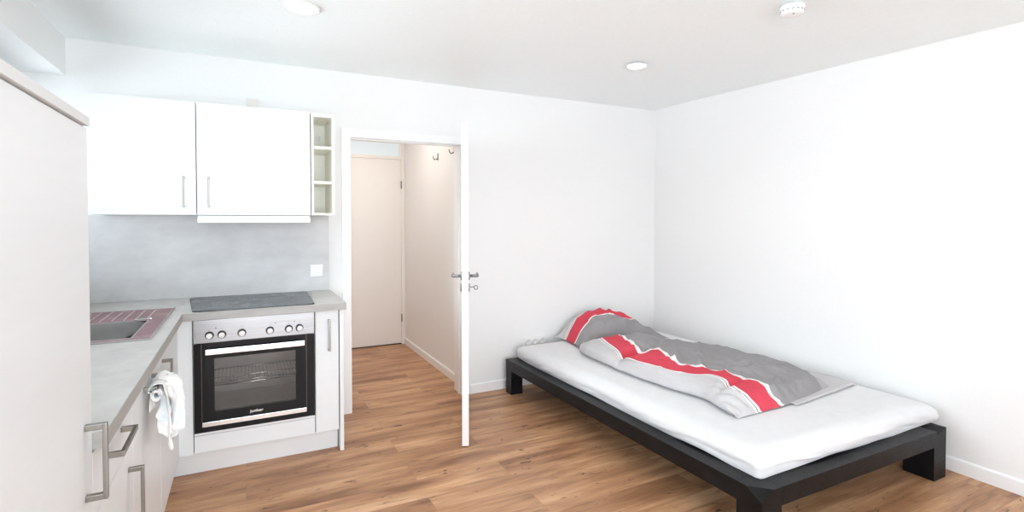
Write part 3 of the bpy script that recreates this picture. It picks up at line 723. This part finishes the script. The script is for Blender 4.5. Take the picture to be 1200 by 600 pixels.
def mattress(u, v):
    # v: 0 underside edge .. side .. rounded shoulder .. top centre ; u: round the outline
    sx, sy = outline(u)
    cx, cy, hx_, hy_ = (MX0+MX1)/2, (MY0+MY1)/2, (MX1-MX0)/2, (MY1-MY0)/2
    if v < .3: k = v/.3; ins, zz = .012*(1-k)**2, MZ0 + (MZ1-.058-MZ0)*k
    elif v < .55:
        t = (v-.3)/.25*PI/2; ins, zz = .10*(1-math.cos(t)), MZ1-.058+.058*math.sin(t)
    else: ins, zz = None, MZ1
    if ins is None:
        k = 1-(v-.55)/.45; X, Y = cx+(hx_-.10)*sx*k, cy+(hy_-.10)*sy*k
        # rounder outline towards the middle so the faces stay even
        zz += .003*noise.noise((X*2.2, Y*2.2, 0))
    else: X, Y = cx+(hx_-ins)*sx, cy+(hy_-ins)*sy
    hem = max(0, 1-v/.3)
    zz += .022*hem*max(0, noise.noise((X*2.5, Y*2.5, 4)))
    side = max(0, 1-abs(v-.2)/.3)
    wv = noise.noise((X*3.1+5, Y*3.1, zz*5))*.016*side + noise.noise((X*7+zz*22, Y*7+zz*22, zz*6))*.009*side
    dx, dy = (X-cx)/hx_, (Y-cy)/hy_
    X += wv*math.copysign(1, dx)*abs(dx)**6; Y += wv*math.copysign(1, dy)*abs(dy)**6
    # slack pull lines at the foot end
    if Y < MY0+.12: zz += .006*math.sin((X*1.2+zz*16)*7)*side
    return (X, Y, zz)
m.grid(mattress, 360, 44, True)
bmesh.ops.remove_doubles(m.bm, verts=m.bm.verts[:], dist=1e-4)
for f in m.bm.faces: f.smooth = True
bmesh.ops.recalc_face_normals(m.bm, faces=m.bm.faces)
single('mattress', m, M['sheet'], 'mattress in a white fitted sheet on the black bed frame', 'mattress')

# duvet: cross sections along the bed.  t: y from head to foot
ZB = .383
C0 = [(1.80, 2.25), (1.86, 2.225), (2.11, 2.27), (2.39, 2.235), (2.63, 2.215), (3.0, 2.225), (3.26, 2.255), (3.40, 2.36)]     # front bottom edge x(y)
C3 = [(1.80, 2.44), (1.86, 2.39), (1.92, 2.385), (2.0, 2.395), (2.14, 2.425), (2.25, 2.315), (2.39, 2.28), (2.53, 2.27), (2.70, 2.24), (2.80, 2.275), (3.24, 2.44), (3.40, 2.50)]   # red band, front edge
C4 = [(1.80, 2.66), (1.86, 2.52), (1.92, 2.54), (2.01, 2.555), (2.13, 2.56), (2.23, 2.52), (2.33, 2.455), (2.42, 2.405), (2.56, 2.45), (2.80, 2.55), (2.87, 2.46), (3.12, 2.555), (3.40, 2.66)]   # red band, back edge
C6 = [(1.80, 2.98), (1.95, 3.02), (2.2, 3.04), (2.4, 3.02), (2.65, 2.98), (2.9, 2.90), (3.15, 2.86), (3.40, 2.85)]              # back ridge
ZT = [(1.80, .384), (1.836, .385), (1.848, .412), (1.872, .437), (1.92, .465), (2.1, .485), (2.4, .492), (2.70, .488), (2.82, .470), (2.95, .485), (3.2, .487), (3.29, .473), (3.335, .435), (3.355, .40), (3.36, .384), (3.4, .384)]
ZR = [(1.80, .384), (1.836, .385), (1.848, .407), (1.872, .428), (1.92, .455), (2.1, .485), (2.4, .497), (2.7, .495), (2.95, .49), (3.2, .475), (3.29, .46), (3.335, .43), (3.355, .40), (3.36, .384), (3.4, .384)]
YH, YF_ = 3.36, 1.835
def duvet(u, v):
    y = lerp(YH, YF_, v)
    c0, c3, c4, c6, zt, zr = (interp(c, y) for c in (C0, C3, C4, C6, ZT, ZR))
    kn = [(0, c0+.02, ZB), (.08, c0-.012, ZB+.025), (.20, c0+.0, lerp(ZB, zt, .72)), (.31, lerp(c0, c3, .45)+.004, lerp(ZB, zt, .95)), (.43, c3, zt), (.57, c4, zt+.004), (.74, lerp(c4, c6, .55), lerp(zt, zr, .6)+.004), (.88, c6, zr), (.96, c6+.09, lerp(ZB, zr, .60)), (1, c6+.15, ZB)]
    s = u
    X = interp([(k[0], k[1]) for k in kn], s); Z = interp([(k[0], k[2]) for k in kn], s)
    amp = min(1, (Z-ZB)/.06); field = max(0, min(1, (s-.5)/.12))
    # crushed folds
    def crease(ang, along, across, seed):
        ca, sa = math.cos(ang), math.sin(ang); p, r_ = X*ca+y*sa, -X*sa+y*ca
        r_ += .05*noise.noise((X*3, y*3, seed+4)); n = 1-abs(noise.noise((p*along, r_*across, seed)))*2.6
        return max(0, n)**1.6
    edge = 1-.65*max(0, min(1, (s-.72)/.16))
    w = .014*noise.noise((X*3, y*3, 1)) + field*edge*(.024*crease(.75, 1.7, 6.5, 0)+.020*crease(2.2, 2.0, 7.5, 7)+.014*crease(1.3, 3.2, 13, 13)-.020) + .006*crease(.9, 2.5, 8, 21)*(1-field) + .004*noise.noise((X*12, y*12, 5))*field
    Z += amp*w
    # the deep fold across the band
    f = math.exp(-((y-2.80-(X-2.3)*.32)/.040)**2)*max(0, 1-abs(X-2.40)/.32)
    Z -= .042*f*amp
    f2 = math.exp(-((y-2.02-(X-2.35)*.25)/.022)**2)*max(0, 1-abs(X-2.42)/.22)
    Z -= .026*f2*amp
    # lengthwise crease in the front roll, gathered folds at the foot corner
    X += .008*noise.noise((X*4, y*5, 7)); 
    if y < 2.1 and s < .4: Z += .010*amp*math.sin((X*2+y)*42)*(2.1-y)/.25
    yy = y + .02*noise.noise((X*3, v*2, 9))*(1 if v < .1 else 0)
    # foot hem runs a little aslant, towards the wall it lies farther up the bed
    yy += (v**6)*max(0, (X-2.6))*.14
    return (X, yy, max(Z, ZB))
m = MB(); V = m.grid(duvet, 150, 260, False, lambda u, v: (u, v))
bmv = m.bm; uvl = bmv.loops.layers.uv.verify()
# underside closes the cover
und = []
for j in range(261):
    a, c = V[0][j].co, V[150][j].co
    und.append([bmv.verts.new((lerp(a.x, c.x, k/8), lerp(a.y, c.y, k/8), ZB-.0005)) for k in range(9)])
for j in range(260):
    for k in range(8):
        f = bmv.faces.new((und[j][k], und[j][k+1], und[j+1][k+1], und[j+1][k])); f.smooth = True
T = thing('duvet', (2.6, 2.6, ZB), 'rumpled grey duvet with a red stripe lying along the mattress', 'duvet')
m.build('cover', M['duvet'], T)
# plain underside layer peeping out at the foot, on the wall side
def flap(u, v):
    x = lerp(2.66, 3.33, u); y0_, y1_ = lerp(1.812, 1.885, u), lerp(1.95, 2.40, u); y = lerp(y0_, y1_, v)
    return (x, y + .004*noise.noise((x*7, 1, 1)), ZB+.003+.012*math.sin(PI*min(1, v*1.3+.12))*(.6+.4*noise.noise((x*4, y*4, 3))))
m = MB(); m.grid(flap, 40, 20); thicken(m, .004)
for f in m.bm.faces: f.smooth = True
tag(m.build('underside_flap', mat('plain_grey_cover', LG, .9, spec=.1, build=weave(LG)), T), 'plain light grey underside of the cover')

# pillow
m = MB(); PC = Vector((2.775, 3.58, 0)); PA = math.radians(-4)
def pillow(side):
    def f(u, v):
        a, c = u*2-1, v*2-1
        hw, hd = .43, .20
        pin = 1-.10*(1-abs(a)**1)*abs(c)**3
        ex = (1-abs(a)**3.2)**.55*(1-abs(c)**3.0)**.55
        X = a*hw*(1-.05*(1-abs(c)**2)*abs(a)**4); Y = c*hd*pin
        lump = interp([(-1, .0), (-.85, .62), (-.55, .98), (-.25, 1.02), (.1, .92), (.45, .70), (.8, .36), (1, .1)], a)
        lump *= 1 + .22*c*(1-a*a)
        top = .185*ex*lump; Zm = ZB+.014+.045*max(0, c)*(1-abs(a)**2)
        q = Vector((X*4, Y*6, 2)); wr = (1-abs(noise.noise(q*1.5))*2)*.014*ex + noise.noise(q*4)*.006*ex + .022*ex*max(0, 1-abs(noise.noise((X*4.5+Y*2, Y*5-X*5, 4)))*3)*(1 if a > -.6 else .3)
        z = Zm+top+wr if side > 0 else max(ZB+.001, Zm-.014*ex)
        Y2 = Y + .05*max(0, -a)*0 - .03*max(0, a)
        x2, y2 = X*math.cos(PA)-Y2*math.sin(PA), X*math.sin(PA)+Y2*math.cos(PA)
        return (PC.x+x2, PC.y+y2, z)
    return f
def puv(u, v):
    return (v + .30*max(0, .5-u)**1.2*1.6 - .10*max(0, u-.5), u)
m.grid(pillow(1), 110, 70, False, puv); m.grid(pillow(-1), 110, 70, False, puv)
bmesh.ops.remove_doubles(m.bm, verts=m.bm.verts[:], dist=5e-4)
for f in m.bm.faces: f.smooth = True
single('pillow', m, M['pillow'], 'grey pillow with a red band at the head of the bed', 'pillow')

# triple socket behind the head of the bed
T = thing('power_outlet', (2.2, B, .33), 'white triple power socket low on the wall behind the bed', 'socket')
sp = MB().box(2.095, B-.011, .322, 2.305, B-.0005, .382+.02, .003).build('plate', M['white_plastic'], T)
for k in range(3):
    x = 2.13 + k*.070
    m = MB(); m.lathe([(.027, 0), (.027, -.004), (.021, -.004), (.020, -.0005), (0, -.0005)], (x, B-.011, .362), 'y', 28); s_ = m.build('socket', M['white_plastic'], sp)
    m = MB(); m.lathe([(.0025, -.0008), (.0025, -.0014), (0, -.0014)], (x-.008, B-.011, .362), 'y', 12); m.lathe([(.0025, -.0008), (.0025, -.0014), (0, -.0014)], (x+.008, B-.011, .362), 'y', 12); m.build('pin_hole_shade', M['dark'], s_)  # no real holes: dark discs carry the shade inside them

# ------------------------------------------------------------------ ceiling fittings
def ceil_at(x, y): return cz(x, y)
for (x, y, r, lab) in ((.268, 2.787, .072, 'round lit downlight in the ceiling above the kitchen'), (2.355, 2.77, .058, 'round lit downlight in the ceiling towards the bed corner')):
    z = ceil_at(x, y)
    T = thing('downlight', (x, y, z), lab, 'ceiling light', 'ceiling downlights')
    m = MB(); m.lathe([(r+.012, .004), (r+.012, -.002), (r+.006, -.004), (r, -.002), (r-.002, .004)], (x, y, z), 'z', 40); m.build('ring', M['white_plastic'], T)
    m = MB(); m.lathe([(r, -.001), (r*.7, -.0022), (0, -.003)], (x, y, z), 'z', 40); m.build('lens', M['lens'], T)
x, y = 2.335, 1.635; z = ceil_at(x, y)
T = thing('smoke_detector', (x, y, z), 'round white smoke detector on the ceiling', 'smoke detector')
m = MB(); m.lathe([(.054, .004), (.054, -.010), (.052, -.012), (0, -.012)], (x, y, z), 'z', 40); m.build('base', M['white_plastic'], T)
m = MB(); m.lathe([(.048, -.012), (.050, -.015), (.050, -.026), (.046, -.034), (.030, -.037), (0, -.037)], (x, y, z), 'z', 40); bd = m.build('body', M['white_plastic'], T)
m = MB()
for k in range(14):
    a = 2*PI*k/14; m.box(-.006, .0485, -.0225, .006, .0512, -.0185, .0005, 1, Matrix.Translation((x, y, z)) @ Matrix.Rotation(a, 4, 'Z'))
m.build('vent_slot_shade', M['greymark_shade'], bd)  # bars on the surface, slot shade put into their grey
m = MB(); m.lathe([(.005, -.0365), (.0045, -.0385)], (x-.012, y-.015, z), 'z', 12, False); m.build('indicator_lamp', M['greymark_shade'], bd)

# ------------------------------------------------------------------ light
def lamp(name, kind, loc, rot, energy, color=(1, 1, 1), **kw):
    l = bpy.data.lights.new(name, kind); l.energy = energy; l.color = color
    for k, v in kw.items():
        if k == 'portal': l.cycles.is_portal = True
        else: setattr(l, k, v)
    o = bpy.data.objects.new(name, l); COL.objects.link(o); o.location = loc; o.rotation_euler = rot; return o
w = bpy.data.worlds.new('daylight'); SC.world = w; w.use_nodes = True; nt = w.node_tree
bg = nt.nodes['Background']
sk = nd(nt, 'ShaderNodeTexCoord'); sp = nd(nt, 'ShaderNodeSeparateXYZ'); nt.links.new(sk.outputs['Generated'], sp.inputs[0])
nt.links.new(ramp(nt, sp.outputs['Z'], [(0, (2.50, 2.70, 2.92)), (.46, (2.50, 2.70, 2.92)), (.52, (.95, 1.03, 1.1)), (1, (.74, .86, .97))]), bg.inputs['Color'])  # unseen ground glows brighter than the sky, added to lift the ceiling
bg.inputs['Strength'].default_value = 3.35
lamp('rear_window_daylight', 'AREA', ((RWX0+RWX1)/2, YR-.14, (RWZ0+RWZ1)/2), (PI/2, 0, 0), 1, shape='RECTANGLE', size=RWX1-RWX0, size_y=RWZ1-RWZ0, portal=True)
lamp('side_window_daylight', 'AREA', (NX-.09, (y0+B)/2, 1.64), (0, -PI/2, 0), 1, shape='RECTANGLE', size=1.2, size_y=B-y0, portal=True)
for (x, y) in ((.268, 2.787), (2.355, 2.77)):
    lamp('downlight_beam', 'SPOT', (x, y, ceil_at(x, y)-.012), (0, 0, 0), 14, (1, .95, .87), spot_size=2.4, spot_blend=.8, shadow_soft_size=.05)
lamp('hall_lamp', 'AREA', (.95, 4.75, 2.50), (0, 0, 0), 8.6, (1, .93, .87), shape='DISK', size=.7)

# ------------------------------------------------------------------ camera
cam = bpy.data.cameras.new('camera'); co = bpy.data.objects.new('camera', cam); COL.objects.link(co)
co.location = (0, 0, 1.39); co.rotation_euler = (math.radians(90-1.2), 0, math.radians(-27.1))
cam.sensor_width = 36; cam.sensor_fit = 'HORIZONTAL'; cam.lens = 36*615/1200
cam.shift_y = -(300-(258+615*math.tan(math.radians(1.2))))/1200; cam.clip_start = .02
SC.camera = co
vs = SC.view_settings; vs.view_transform = 'Standard'; vs.look = 'None'; vs.gamma = 1; vs.use_curve_mapping = False; vs.exposure = 0
SC.display_settings.display_device = 'sRGB'
cy_ = SC.cycles; cy_.use_denoising = True; cy_.max_bounces = 16; cy_.diffuse_bounces = 10; cy_.transmission_bounces = 12; cy_.sample_clamp_indirect = 10; cy_.caustics_reflective = False; cy_.caustics_refractive = False
